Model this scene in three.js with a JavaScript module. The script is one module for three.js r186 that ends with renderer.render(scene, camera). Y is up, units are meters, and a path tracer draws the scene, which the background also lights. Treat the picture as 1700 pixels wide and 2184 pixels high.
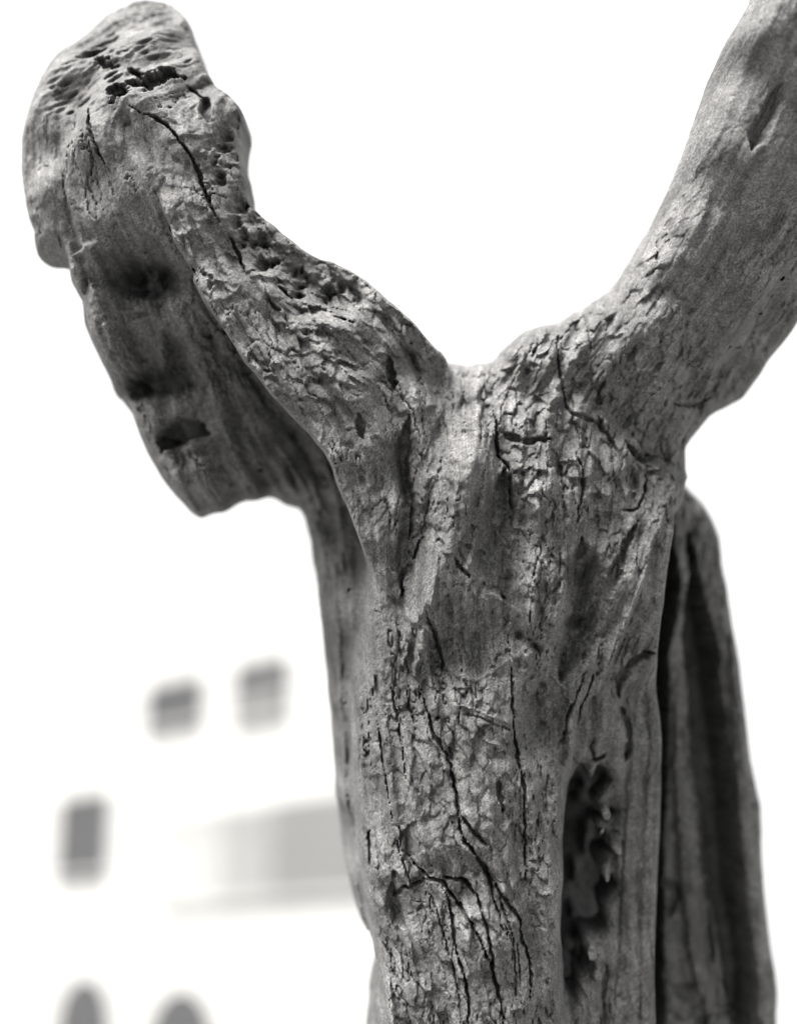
import * as THREE from 'three';

// ---------------------------------------------------------------- camera, sky, sun, exposure
const scene = new THREE.Scene();
const PITCH = 17 * Math.PI / 180, DIST = 2.2, VIEW_H = 1.3, EYE = 1.6;
const camera = new THREE.PerspectiveCamera(2 * Math.atan(VIEW_H / 2 / DIST) * 180 / Math.PI, 796 / 1024, 0.05, 400);
camera.position.set(0, EYE, 0);
camera.rotation.x = PITCH;
camera.focus = DIST - 0.01;
camera.userData.fStop = 1.05;
scene.add(camera);

const skyW = 64, skyH = 32, skyData = new Float32Array(skyW * skyH * 4);
for (let j = 0; j < skyH; j++) for (let i = 0; i < skyW; i++) {      // plain overcast sky, brighter towards the zenith
  const up = Math.sin(((j + 0.5) / skyH - 0.5) * Math.PI), L = 0.255 + 0.15 * Math.max(0, up), o = (j * skyW + i) * 4;
  skyData[o] = L; skyData[o + 1] = L; skyData[o + 2] = L * 0.995; skyData[o + 3] = 1;
}
const sky = new THREE.DataTexture(skyData, skyW, skyH, THREE.RGBAFormat, THREE.FloatType);
sky.mapping = THREE.EquirectangularReflectionMapping; sky.magFilter = THREE.LinearFilter; sky.needsUpdate = true;
scene.background = sky; scene.environment = sky;

const sun = new THREE.DirectionalLight(0xfffdf8, 5.0);
sun.position.set(-2.5, 7.0, 0.2); sun.target.position.set(0, 1.8, -2.2);
sun.castShadow = true; sun.shadow.radius = 80; sun.shadow.mapSize.set(2048, 2048);
Object.assign(sun.shadow.camera, { left: -12, right: 12, top: 14, bottom: -8, near: 0.1, far: 80 });
scene.add(sun, sun.target);

const renderer = new THREE.WebGLRenderer({ antialias: true });
renderer.toneMapping = THREE.LinearToneMapping;
renderer.toneMappingExposure = 4.3;
renderer.shadowMap.enabled = true;

// ---------------------------------------------------------------- helpers
function hash(i, j, s = 0) {
  let h = (i * 374761393 + j * 668265263 + s * 1274126177) | 0;
  h = Math.imul(h ^ (h >>> 13), 1274126177); h ^= h >>> 16; h = Math.imul(h, 2246822519); h ^= h >>> 15;
  return (h >>> 0) / 4294967296;
}
function vnoise(x, y, s = 0) {
  const i = Math.floor(x), j = Math.floor(y); let u = x - i, v = y - j;
  u = u * u * (3 - 2 * u); v = v * v * (3 - 2 * v);
  const a = hash(i, j, s), b = hash(i + 1, j, s), c = hash(i, j + 1, s), d = hash(i + 1, j + 1, s);
  return (a + (b - a) * u + (c - a) * v + (a - b - c + d) * u * v) * 2 - 1;
}
const fbm = (x, y, s = 0) => vnoise(x, y, s) * 0.55 + vnoise(x * 2.1 + 7, y * 2.1, s + 1) * 0.28 + vnoise(x * 4.3, y * 4.3 + 3, s + 2) * 0.17;
const smooth = (a, b, x) => { const t = Math.min(1, Math.max(0, (x - a) / (b - a))); return t * t * (3 - 2 * t); };
let seed = 7; const rnd = () => hash(seed++, 91, 5);
function shadowed(o) { o.traverse((m) => { if (m.isMesh) { m.castShadow = true; m.receiveShadow = true; } }); return o; }
function tag(o, label, category, group) { o.userData.label = label; o.userData.category = category; if (group) o.userData.group = group; return o; }

// ---------------------------------------------------------------- the setting: ground
const K = VIEW_H / 2184;                                             // metres for one unit of the drawing of the sculpture
const groundMat = new THREE.MeshStandardMaterial({ color: new THREE.Color().setRGB(0.17, 0.17, 0.17), roughness: 0.95 });
const ground = new THREE.Mesh(new THREE.PlaneGeometry(400, 400, 1, 1), groundMat);
ground.name = 'ground'; ground.rotation.x = -Math.PI / 2; ground.userData = { kind: 'structure', label: 'grey paved ground under the sculpture and the white house' };
ground.receiveShadow = true; scene.add(ground);

// ---------------------------------------------------------------- the white house behind
{
  // facade frame: u runs along the wall, y is up, the wall faces the yard
  const ang = 43 * Math.PI / 180, F = DIST / K;
  const along = new THREE.Vector3(Math.cos(ang), 0, Math.sin(ang)), out = new THREE.Vector3(-Math.sin(ang), 0, Math.cos(ang));
  const ray = (px, py) => new THREE.Vector3((px - 850) / F, (1092 - py) / F, -1).applyAxisAngle(new THREE.Vector3(1, 0, 0), PITCH);
  const r0 = ray(380, 2222), P0 = r0.clone().multiplyScalar(40 / -r0.z).add(camera.position); P0.y = 0;
  const onWall = (px, py) => {
    const d = ray(px, py), t = P0.clone().sub(camera.position).dot(out) / d.dot(out), p = d.multiplyScalar(t).add(camera.position);
    return [p.clone().sub(P0).dot(along), p.y];
  };
  const white = new THREE.MeshStandardMaterial({ color: new THREE.Color().setRGB(0.31, 0.31, 0.307), roughness: 0.9 });
  const glass = new THREE.MeshPhysicalMaterial({ color: new THREE.Color().setRGB(0.04, 0.04, 0.042), roughness: 0.3, specularIntensity: 0.5 });
  const frameM = new THREE.MeshStandardMaterial({ color: new THREE.Color().setRGB(0.08, 0.08, 0.08), roughness: 0.7 });
  const greyM = new THREE.MeshStandardMaterial({ color: new THREE.Color().setRGB(0.11, 0.11, 0.11), roughness: 0.8 });
  const darkM = new THREE.MeshStandardMaterial({ color: new THREE.Color().setRGB(0.025, 0.025, 0.027), roughness: 0.8 });
  const roofM = new THREE.MeshStandardMaterial({ color: new THREE.Color().setRGB(0.33, 0.33, 0.33), roughness: 0.9 });
  const house = new THREE.Group(); house.name = 'white_house'; house.position.copy(P0); house.rotation.y = -ang; scene.add(house);
  tag(house, 'pale plastered house with small dark windows, standing out of focus behind the sculpture', 'house');
  const part = (name, geo, mat, x, y, z, parent = house) => { const m = new THREE.Mesh(geo, mat); m.name = name; m.position.set(x, y, z); parent.add(m); return m; };
  const bx = (w, h, d) => new THREE.BoxGeometry(w, h, d);
  const uL = -9, uR = onWall(1010, 1500)[0], top = 11.2, depth = 8;
  part('wall', bx(uR - uL, top, depth), white, (uL + uR) / 2, top / 2, -depth / 2);
  // roof: a low pitched prism with eaves
  const rs = new THREE.Shape([new THREE.Vector2(0, 0), new THREE.Vector2(-depth / 2, 0.9), new THREE.Vector2(-depth, 0)]);
  const rg = new THREE.ExtrudeGeometry(rs, { depth: uR - uL, bevelEnabled: false }); rg.rotateY(-Math.PI / 2); rg.scale(1, 1, 1);
  rg.computeBoundingBox(); rg.translate(uR - rg.boundingBox.max.x, 0, -rg.boundingBox.max.z);
  const roof = part('roof', rg, roofM, 0, top + 0.003, 0);
  function windowAt(px0, py0, px1, py1, shutter) {
    const [u0, y1] = onWall(px0, (py0)), [u1] = onWall(px1, py0), y0 = onWall((px0 + px1) / 2, py1)[1], yt = onWall((px0 + px1) / 2, py0)[1], w = u1 - u0, h = yt - y0;
    const g = part('window', bx(w, h, 0.06), glass, (u0 + u1) / 2, (y0 + yt) / 2, 0.035);
    const t = 0.06;
    part('frame', bx(t, h, 0.05), frameM, -w / 2, 0, 0.045, g); part('frame', bx(t, h, 0.05), frameM, w / 2, 0, 0.045, g);
    part('frame', bx(w - t, t, 0.05), frameM, 0, h / 2, 0.045, g); part('frame', bx(w - t, t, 0.05), frameM, 0, -h / 2, 0.045, g);
    part('frame', bx(0.045, h - t, 0.05), frameM, 0, 0, 0.042, g);
    part('sill', bx(w + 0.2, 0.06, 0.18), white, 0, -h / 2 - 0.07, 0.09, g);
    if (shutter) part('shutter', bx(w - 0.1, h * 0.42, 0.03), frameM, 0, -h * 0.25, 0.09, g);
    return g;
  }
  windowAt(316, 1448, 442, 1550); windowAt(502, 1406, 624, 1532, true); windowAt(130, 1692, 244, 1868);
  // balcony screen of upright boards, set wider apart towards its far end
  const [ca, cy1] = onWall(345, 1738), [cb] = onWall(880, 1738), cy0 = onWall(640, 1918)[1];
  const bal = part('balcony', bx(cb - ca, 0.08, 0.22), white, (ca + cb) / 2, cy0, 0.113);
  part('rail', bx(cb - ca, 0.06, 0.05), white, 0, cy1 - cy0, 0.08, bal);
  for (let k = 0, u = cb - 0.06; u > ca; k++) { const t = (u - ca) / (cb - ca), w = 0.05 + 0.05 * t; part('board', bx(w, cy1 - cy0 - 0.08, 0.03), greyM, u - (ca + cb) / 2, (cy1 - cy0) / 2, 0.08, bal); u -= w + (t > 0.5 ? 0.035 : t > 0.3 ? 0.12 : 0.24); }
  // two dark arched doorways on the ground floor
  for (const [a, b, t] of [[122, 248, 2080], [316, 466, 2106]]) {
    const [u0, yt] = onWall(a, t), [u1] = onWall(b, t), w = u1 - u0, s = new THREE.Shape();
    s.moveTo(-w / 2, 0); s.lineTo(w / 2, 0); s.lineTo(w / 2, yt - w / 2); s.absarc(0, yt - w / 2, w / 2, 0, Math.PI); s.lineTo(-w / 2, 0);
    const dr = part('doorway', new THREE.ExtrudeGeometry(s, { depth: 0.05, bevelEnabled: false }), darkM, (u0 + u1) / 2, 0.005, 0.003);
    part('door_leaf', bx(w * 0.46, yt - w * 0.55, 0.03), darkM, -w * 0.24, (yt - w * 0.55) / 2 + 0.02, 0.068, dr);
    part('door_leaf', bx(w * 0.46, yt - w * 0.55, 0.03), darkM, w * 0.24, (yt - w * 0.55) / 2 + 0.02, 0.068, dr);
  }
  // slanted flue under the eaves
  const [fu, fy] = onWall(437, 1290), flue = part('flue', new THREE.CylinderGeometry(0.07, 0.09, 0.75, 12), greyM, fu, fy, 0.62); flue.rotation.z = -0.35;
  shadowed(house);
}

// ---------------------------------------------------------------- the wooden sculpture
// Drawing units (du): 1700 x 2184 over the front of the figure; U gives metres in the figure's own upright plane at depth z.
const U = (px, py, z = 0) => [(px - 850) * K * (DIST - z) / DIST, (1092 - py) * K * (DIST - z) / DIST];
const XA = -0.56, XB = 0.72, YA = -0.82, YB = 0.80, ZA = -0.60, ZB = 0.21;

function spline(pts, closed, n) {
  const out = [], N = pts.length, g = (i) => closed ? pts[(i + N) % N] : pts[Math.min(N - 1, Math.max(0, i))];
  for (let i = 0; i < (closed ? N : N - 1); i++) {
    const a = g(i - 1), b = g(i), c = g(i + 1), d = g(i + 2);
    for (let k = 0; k < n; k++) {
      const t = k / n, f = (p, q, r, s) => 0.5 * (2 * q + (r - p) * t + (2 * p - 5 * q + 4 * r - s) * t * t + (3 * q - p - 3 * r + s) * t * t * t);
      out.push([f(a[0], b[0], c[0], d[0]), f(a[1], b[1], c[1], d[1])]);
    }
  }
  if (!closed) out.push(pts[N - 1]);
  return out;
}
// --- masses: outline, front surface from control points, half thickness T, rim radius R
const MS = 0.004, MX = Math.ceil((XB - XA) / MS) + 2, MY = Math.ceil((YB - YA) / MS) + 2;
const BOXY = { limb: 4, strip: 4 };
function mass(name, outline, zn, R, T, k, ctrl) {
  const sd = new Float32Array(MX * MY), zf = new Float32Array(MX * MY);
  const cc = ctrl.map(([a, b, z]) => { const p = U(a, b, z); return [p[0], p[1], z]; });
  const front = (x, y) => { let s = 0, w = 0; for (const c of cc) { const q = (x - c[0]) ** 2 + (y - c[1]) ** 2 + 0.0006, g = 1 / (q * q); s += g * c[2]; w += g; } return s / w; };
  const poly = spline(outline, true, 2).map(([a, b]) => { let p = U(a, b, zn); for (let t = 0; t < 3; t++) p = U(a, b, front(...p) - T); return p; }), n = poly.length;   // the rim lies T behind the front
  for (let j = 0; j < MY; j++) for (let i = 0; i < MX; i++) {
    const x = XA + i * MS, y = YA + j * MS; let d = 1e9, inside = false;
    for (let a = 0, b = n - 1; a < n; b = a++) {
      const ax = poly[a][0], ay = poly[a][1], bxx = poly[b][0], byy = poly[b][1], ex = bxx - ax, ey = byy - ay, wx = x - ax, wy = y - ay;
      const t = Math.min(1, Math.max(0, (wx * ex + wy * ey) / (ex * ex + ey * ey + 1e-12))), qx = wx - ex * t, qy = wy - ey * t, q = qx * qx + qy * qy;
      if (q < d) d = q;
      if ((ay > y) !== (byy > y) && x < (bxx - ax) * (y - ay) / (byy - ay) + ax) inside = !inside;
    }
    sd[j * MX + i] = (inside ? -1 : 1) * Math.sqrt(d);
    zf[j * MX + i] = front(x, y);
  }
  return { name, sd, zf, R, T, k, p: BOXY[name] ?? 2 };
}
const headOuter = [[300, 8], [250, 28], [200, 76], [165, 105], [130, 132], [95, 180], [70, 245], [58, 290], [56, 340], [58, 400], [68, 470], [80, 505], [84, 548], [104, 568], [152, 580], [160, 612], [182, 645], [188, 700], [214, 760], [240, 812], [252, 850], [285, 890], [302, 940], [330, 990], [360, 1040], [392, 1078], [430, 1102], [480, 1091], [530, 1075], [590, 1064]].map(([a, b]) => [a, b < 60 ? b + 6 : b]);
const masses = [
  mass('torso', [[948, 776], [1000, 782], [1062, 776], [1095, 742], [1150, 715], [1230, 800], [1300, 900], [1400, 990], [1452, 1020], [1440, 1075], [1412, 1130], [1390, 1190], [1382, 1260], [1350, 1330], [1305, 1400], [1255, 1490], [1222, 1580], [1208, 1660], [1200, 1760], [1195, 1880], [1190, 1980], [1200, 2080], [1212, 2184], [1216, 2420],
    [792, 2420], [796, 2184], [803, 2070], [795, 1990], [778, 1890], [757, 1760], [750, 1600], [752, 1450], [768, 1310], [782, 1200], [748, 1090], [700, 980], [720, 880], [800, 800], [880, 760]], 0, 0.035, 0.15, 0.012,
    [[760, 1400, -0.06], [765, 1700, -0.05], [850, 1400, -0.01], [880, 1700, 0.02], [1000, 1550, 0.015], [1040, 1350, -0.015], [1110, 1700, 0.02], [1190, 1700, -0.03], [1150, 1280, 0.01], [1150, 1050, -0.01], [1150, 930, -0.025], [1250, 1000, -0.035], [1280, 1200, -0.035], [1380, 1120, -0.07], [1430, 1050, -0.11], [1400, 1000, -0.105], [1310, 930, -0.07], [1000, 920, -0.045], [1000, 850, -0.085], [1000, 790, -0.15], [940, 1050, -0.005], [990, 1000, 0.005], [860, 1000, -0.03], [720, 1000, -0.03], [790, 1150, -0.03], [900, 2000, 0.01], [1040, 2000, 0.045], [1170, 2000, 0.0], [820, 2000, -0.04], [900, 2184, 0.0], [1050, 2184, 0.04], [1190, 2184, -0.01], [1050, 2400, 0.03], [1310, 1350, -0.06], [1240, 1480, -0.055], [1220, 1600, -0.06], [1060, 800, -0.08], [1120, 760, -0.06], [1000, 1750, 0.04], [980, 1250, 0.01]]),
  mass('limb', [[300, 100], [345, 44], [386, 44], [411, 70], [435, 130], [450, 165], [470, 205], [502, 230], [522, 255], [533, 290], [524, 330], [530, 370], [540, 430], [556, 466], [600, 500], [650, 550], [720, 580], [775, 610], [830, 660], [880, 702], [925, 750], [950, 776], [960, 860], [900, 1000], [885, 1150], [872, 1255], [845, 1285], [800, 1225], [776, 1170], [745, 1090], [722, 1030], [692, 962], [622, 890], [560, 820], [492, 728], [442, 642], [396, 550], [364, 470], [330, 380], [300, 290], [262, 228], [262, 150]], 0, 0.012, 0.10, 0.006,
    [[345, 30, -0.24], [410, 70, -0.19], [340, 110, -0.11], [340, 160, -0.05], [430, 150, -0.09], [300, 225, 0.0], [400, 300, 0.0], [475, 270, -0.05], [520, 290, -0.08], [430, 450, 0.01], [480, 440, 0.0], [530, 440, -0.06], [470, 650, 0.02], [560, 620, 0.01], [600, 540, -0.04], [650, 570, -0.06], [600, 800, 0.03], [700, 720, 0.015], [730, 610, -0.06], [740, 830, 0.025], [810, 720, -0.02], [850, 690, -0.06], [900, 760, -0.08], [760, 950, 0.02], [860, 850, -0.02], [940, 800, -0.1], [800, 1100, 0.01], [870, 1000, -0.03], [840, 1240, -0.005]]),
  mass('lobe', [...headOuter, [700, 1060], [760, 1060], [740, 940], [640, 800], [560, 640], [500, 460], [470, 330], [430, 180], [405, 68], [380, 36], [345, 16]], -0.06, 0.05, 0.10, 0.010,
    [[320, 12, -0.2], [220, 70, -0.17], [260, 140, -0.075], [150, 190, -0.1], [330, 120, -0.09], [400, 100, -0.13], [250, 205, -0.02], [120, 260, -0.08], [80, 320, -0.1], [200, 290, -0.01], [130, 400, -0.05], [300, 400, -0.005], [220, 470, -0.015], [320, 485, -0.01], [100, 480, -0.07], [95, 550, -0.1],
      [180, 540, -0.06], [230, 530, -0.07], [310, 535, -0.075], [370, 535, -0.06], [290, 590, -0.145], [345, 590, -0.135], [215, 620, -0.08], [225, 700, -0.085], [250, 770, -0.095], [400, 620, -0.085], [350, 675, -0.085], [420, 690, -0.095], [355, 745, -0.15], [300, 810, -0.2], [360, 805, -0.185], [265, 835, -0.18], [440, 770, -0.14], [310, 878, -0.125], [350, 893, -0.13], [400, 925, -0.16], [470, 860, -0.165], [530, 900, -0.2], [370, 985, -0.15], [430, 1005, -0.15], [490, 960, -0.18], [430, 1080, -0.2], [510, 1050, -0.24], [590, 1030, -0.28], [620, 930, -0.26], [500, 800, -0.18], [570, 870, -0.22], [660, 980, -0.31], [720, 1040, -0.33]]),
  mass('arm', [[1062, 778], [1090, 746], [1130, 712], [1200, 680], [1292, 622], [1342, 558], [1402, 452], [1450, 340], [1492, 220], [1540, 100], [1598, 0], [1660, -140], [1960, -140], [1880, 250], [1770, 560], [1700, 684], [1640, 765], [1578, 852], [1510, 892], [1464, 958], [1450, 1016], [1380, 1030], [1250, 1010], [1150, 920]], -0.1, 0.05, 0.12, 0.028,
    [[1100, 800, -0.05], [1150, 900, -0.08], [1250, 780, -0.06], [1230, 870, -0.09], [1340, 900, -0.11], [1440, 960, -0.14], [1300, 670, -0.075], [1420, 680, -0.03], [1400, 800, -0.075], [1480, 860, -0.15], [1565, 805, -0.18], [1500, 760, -0.09], [1400, 500, -0.03], [1490, 480, 0.03], [1600, 600, 0.005], [1690, 655, -0.09], [1560, 200, 0.08], [1650, 300, 0.09], [1750, 100, 0.14], [1630, 740, -0.14], [1560, 680, -0.06], [1800, 400, 0.02], [1700, 500, 0.03], [1650, 0, 0.15]]),
  mass('left_slab', [[590, 1060], [640, 1084], [658, 1130], [669, 1200], [681, 1300], [691, 1400], [701, 1500], [710, 1600], [719, 1700], [735, 1800], [747, 1865], [770, 1950], [800, 2030], [802, 2420], [1000, 2420], [1000, 1100], [760, 980], [650, 960]], -0.3, 0.06, 0.12, 0.03,
    [[640, 1080, -0.33], [675, 1200, -0.31], [720, 1200, -0.24], [770, 1300, -0.15], [690, 1400, -0.31], [735, 1400, -0.22], [775, 1500, -0.15], [705, 1560, -0.3], [745, 1600, -0.22], [780, 1700, -0.15], [728, 1780, -0.28], [780, 1900, -0.18], [720, 1100, -0.3]]),
  mass('right_slab', [[1400, 1040], [1455, 1038], [1482, 1062], [1508, 1096], [1524, 1150], [1534, 1220], [1553, 1330], [1566, 1420], [1578, 1510], [1590, 1600], [1608, 1700], [1611, 1800], [1618, 1900], [1630, 2000], [1642, 2080], [1640, 2200], [1645, 2420], [1250, 2420], [1250, 1800], [1290, 1300]], -0.3, 0.035, 0.13, 0.02,
    [[1460, 1100, -0.38], [1500, 1300, -0.38], [1560, 1600, -0.37], [1600, 2000, -0.36], [1430, 1600, -0.38], [1430, 2000, -0.37], [1300, 1800, -0.38], [1260, 1750, -0.4], [1420, 1250, -0.32]]),
  mass('strip', [[1428, 1095], [1412, 1200], [1397, 1330], [1390, 1440], [1402, 1600], [1396, 1770], [1389, 1980], [1391, 2184], [1396, 2420], [1170, 2420], [1170, 2184], [1180, 2090], [1216, 2110], [1226, 2066], [1252, 2040], [1244, 1990], [1282, 1962], [1270, 1905], [1304, 1870], [1276, 1820], [1306, 1785], [1272, 1750], [1298, 1716], [1262, 1694], [1292, 1652], [1268, 1622], [1250, 1664], [1232, 1620], [1216, 1640], [1180, 1650], [1180, 1540], [1230, 1430], [1300, 1330], [1350, 1240], [1380, 1160]], -0.14, 0.025, 0.07, 0.012,
    [[1400, 1160, -0.08], [1360, 1300, -0.075], [1340, 1420, -0.09], [1290, 1540, -0.09], [1230, 1500, -0.09], [1220, 1620, -0.11], [1280, 1630, -0.12], [1220, 2150, -0.09], [1360, 1500, -0.15], [1360, 1700, -0.17], [1350, 1900, -0.17], [1320, 2100, -0.15], [1340, 2300, -0.15]]),
  mass('core', [[760, 1030], [1380, 1000], [1450, 1150], [1540, 2420], [830, 2420], [800, 2000], [765, 1600]], -0.36, 0.05, 0.09, 0.02, [[1100, 1300, -0.34], [1100, 2000, -0.34], [1260, 1800, -0.4]]),
];
console.log('masses', masses.length);

// --- detail: relief D (metres, outwards) and tone C (albedo factor) on a fine sheet over the front
const DS = 0.001, DX = Math.ceil((XB - XA) / DS) + 2, DY = Math.ceil((YB - YA) / DS) + 2;
const D = new Float32Array(DX * DY), C = new Float32Array(DX * DY).fill(1);
// direction of the grain
const flowPts = [[200, 120, 150], [330, 110, 150], [150, 350, 85], [330, 380, 70], [430, 400, 65], [300, 700, 75], [420, 950, 75], [520, 620, 55], [650, 680, 45], [600, 850, 52], [780, 780, 40], [780, 1000, 70], [900, 900, 75], [860, 1150, 88], [950, 1100, 105], [1000, 900, 100], [1080, 1000, 95], [1150, 800, 115], [1200, 1000, 88], [1300, 1050, 92], [1250, 750, 125], [1400, 800, 125], [1400, 600, 118], [1550, 400, 112], [1600, 650, 120], [1650, 100, 112], [1400, 1150, 110], [1330, 1350, 112], [900, 1500, 80], [1100, 1500, 88], [800, 1700, 84], [960, 1750, 72], [1100, 1750, 86], [1000, 1950, 68], [900, 2000, 70], [1080, 2100, 82], [1340, 1800, 90], [1500, 1700, 86], [1550, 2100, 84], [700, 1400, 86], [720, 1700, 84]]
  .map(([a, b, d]) => { const p = U(a, b, -0.02), t = d * Math.PI / 180 * 2; return [p[0], p[1], Math.cos(t), -Math.sin(t)]; });  // doubled angle, drawing's y runs down
const FS = 0.008, FX = Math.ceil((XB - XA) / FS) + 2, FY = Math.ceil((YB - YA) / FS) + 2, flow = new Float32Array(FX * FY);
for (let j = 0; j < FY; j++) for (let i = 0; i < FX; i++) {
  const x = XA + i * FS, y = YA + j * FS; let c = 0, s = 0;
  for (const f of flowPts) { const q = 1 / ((x - f[0]) ** 2 + (y - f[1]) ** 2 + 0.0015) ** 1.6; c += q * f[2]; s += q * f[3]; }
  flow[j * FX + i] = Math.atan2(s, c) / 2 + 0.16 * fbm(x * 14, y * 14, 31);
}
const flowAt = (x, y) => flow[Math.min(FY - 1, Math.max(0, Math.round((y - YA) / FS))) * FX + Math.min(FX - 1, Math.max(0, Math.round((x - XA) / FS)))];
// regional weights: [px, py, plates, fine relief]
const regPts = [[200, 120, 0.2, 0.45], [350, 80, 0.2, 0.45], [260, 60, 0.2, 0.4], [150, 350, 0.2, 0.6], [300, 300, 0.25, 0.6], [420, 330, 0.4, 0.7], [250, 650, 0.3, 1], [400, 950, 0.3, 1], [550, 950, 0.15, 0.7], [400, 330, 0.4, 0.7], [450, 480, 0.6, 0.7], [480, 600, 1.0, 0.75], [620, 650, 1.15, 0.8], [620, 800, 1.15, 0.8], [760, 760, 1.1, 0.9], [820, 950, 0.8, 1], [900, 850, 0.5, 0.8], [1000, 850, 0.25, 0.7], [980, 1000, 0.6, 1], [1050, 1150, 1, 1], [1150, 1050, 1.2, 1], [1280, 1050, 1.2, 1], [1150, 850, 1.1, 1], [1300, 800, 1.3, 0.8], [1450, 800, 1.15, 0.6], [1400, 620, 0.9, 0.5], [1550, 500, 0.3, 0.5], [1650, 200, 0.1, 0.4], [1600, 700, 0.4, 0.5], [1200, 1250, 1.1, 1], [1350, 1250, 0.4, 0.8], [1000, 1350, 0.85, 1], [1000, 1550, 1, 1], [850, 1600, 0.8, 1], [1150, 1600, 0.8, 1], [900, 1850, 1, 1], [1050, 1850, 1, 1], [950, 2050, 1, 1], [1100, 2100, 0.9, 1], [700, 1400, 0.1, 0.4], [720, 1700, 0.1, 0.4], [1350, 1600, 0.15, 0.5], [1330, 2000, 0.1, 0.4], [1500, 1500, 0.15, 0.4], [1550, 2000, 0.15, 0.4]]
  .map(([a, b, p, q]) => [...U(a, b, -0.02), p, q]);
const wPlate = new Float32Array(FX * FY), wFine = new Float32Array(FX * FY);
for (let j = 0; j < FY; j++) for (let i = 0; i < FX; i++) {
  const x = XA + i * FS, y = YA + j * FS; let a = 0, b = 0, w = 0;
  for (const r of regPts) { const q = 1 / ((x - r[0]) ** 2 + (y - r[1]) ** 2 + 0.0008) ** 2; a += q * r[2]; b += q * r[3]; w += q; }
  wPlate[j * FX + i] = a / w; wFine[j * FX + i] = b / w;
}
const sampleF = (m, x, y) => {
  const u = Math.min(FX - 1.001, Math.max(0, (x - XA) / FS)), v = Math.min(FY - 1.001, Math.max(0, (y - YA) / FS)), i = u | 0, j = v | 0, a = u - i, b = v - j, o = j * FX + i;
  return (m[o] * (1 - a) + m[o + 1] * a) * (1 - b) + (m[o + FX] * (1 - a) + m[o + FX + 1] * a) * b;
};
// grain: noise smeared along the flow
const white1 = new Float32Array(DX * DY);
for (let i = 0; i < white1.length; i++) white1[i] = hash(i, 17, 3) - 0.5;
const grain = new Float32Array(DX * DY);
for (let j = 0; j < DY; j++) for (let i = 0; i < DX; i++) {
  const t = flowAt(XA + i * DS, YA + j * DS), cx = Math.cos(t), cy = Math.sin(t); let s = 0;
  for (let k = -9; k <= 9; k++) { const a = Math.min(DX - 1, Math.max(0, Math.round(i + cx * k * 1.4))), b = Math.min(DY - 1, Math.max(0, Math.round(j + cy * k * 1.4))); s += white1[b * DX + a]; }
  grain[j * DX + i] = s / 4.4;
}
// sinews: coarse noise drawn out along curving lines of the grain
function fibres(across, len, s) {
  const GS = 0.0034, gx = Math.ceil((XB - XA) / GS) + 2, gy = Math.ceil((YB - YA) / GS) + 2, o = new Float32Array(gx * gy); let sum = 0;
  for (let j = 0; j < gy; j++) for (let i = 0; i < gx; i++) {
    let a = 0, w = 0;
    for (const dir of [-1, 1]) { let x = XA + i * GS, y = YA + j * GS, pc = 0, ps = 0; for (let k = 0; k < 14; k++) { const g = 1 - k / 14; a += g * vnoise(x / across, y / across, s); w += g; const t = flowAt(x, y); let c = Math.cos(t), d = Math.sin(t); if (k && c * pc + d * ps < 0) { c = -c; d = -d; } pc = c; ps = d; x += dir * c * len / 14; y += dir * d * len / 14; } }
    o[j * gx + i] = a / w; sum += (a / w) ** 2;
  }
  const n = 1 / Math.sqrt(sum / (gx * gy));
  return (x, y) => { const u = Math.min(gx - 1.001, Math.max(0, (x - XA) / GS)), v = Math.min(gy - 1.001, Math.max(0, (y - YA) / GS)), i = u | 0, j = v | 0, a = u - i, b = v - j, q = j * gx + i; return n * ((o[q] * (1 - a) + o[q + 1] * a) * (1 - b) + (o[q + gx] * (1 - a) + o[q + gx + 1] * a) * b); };
}
const sinew = fibres(0.014, 0.15, 301), thread = fibres(0.0052, 0.045, 311), split = fibres(0.0085, 0.12, 321);
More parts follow.
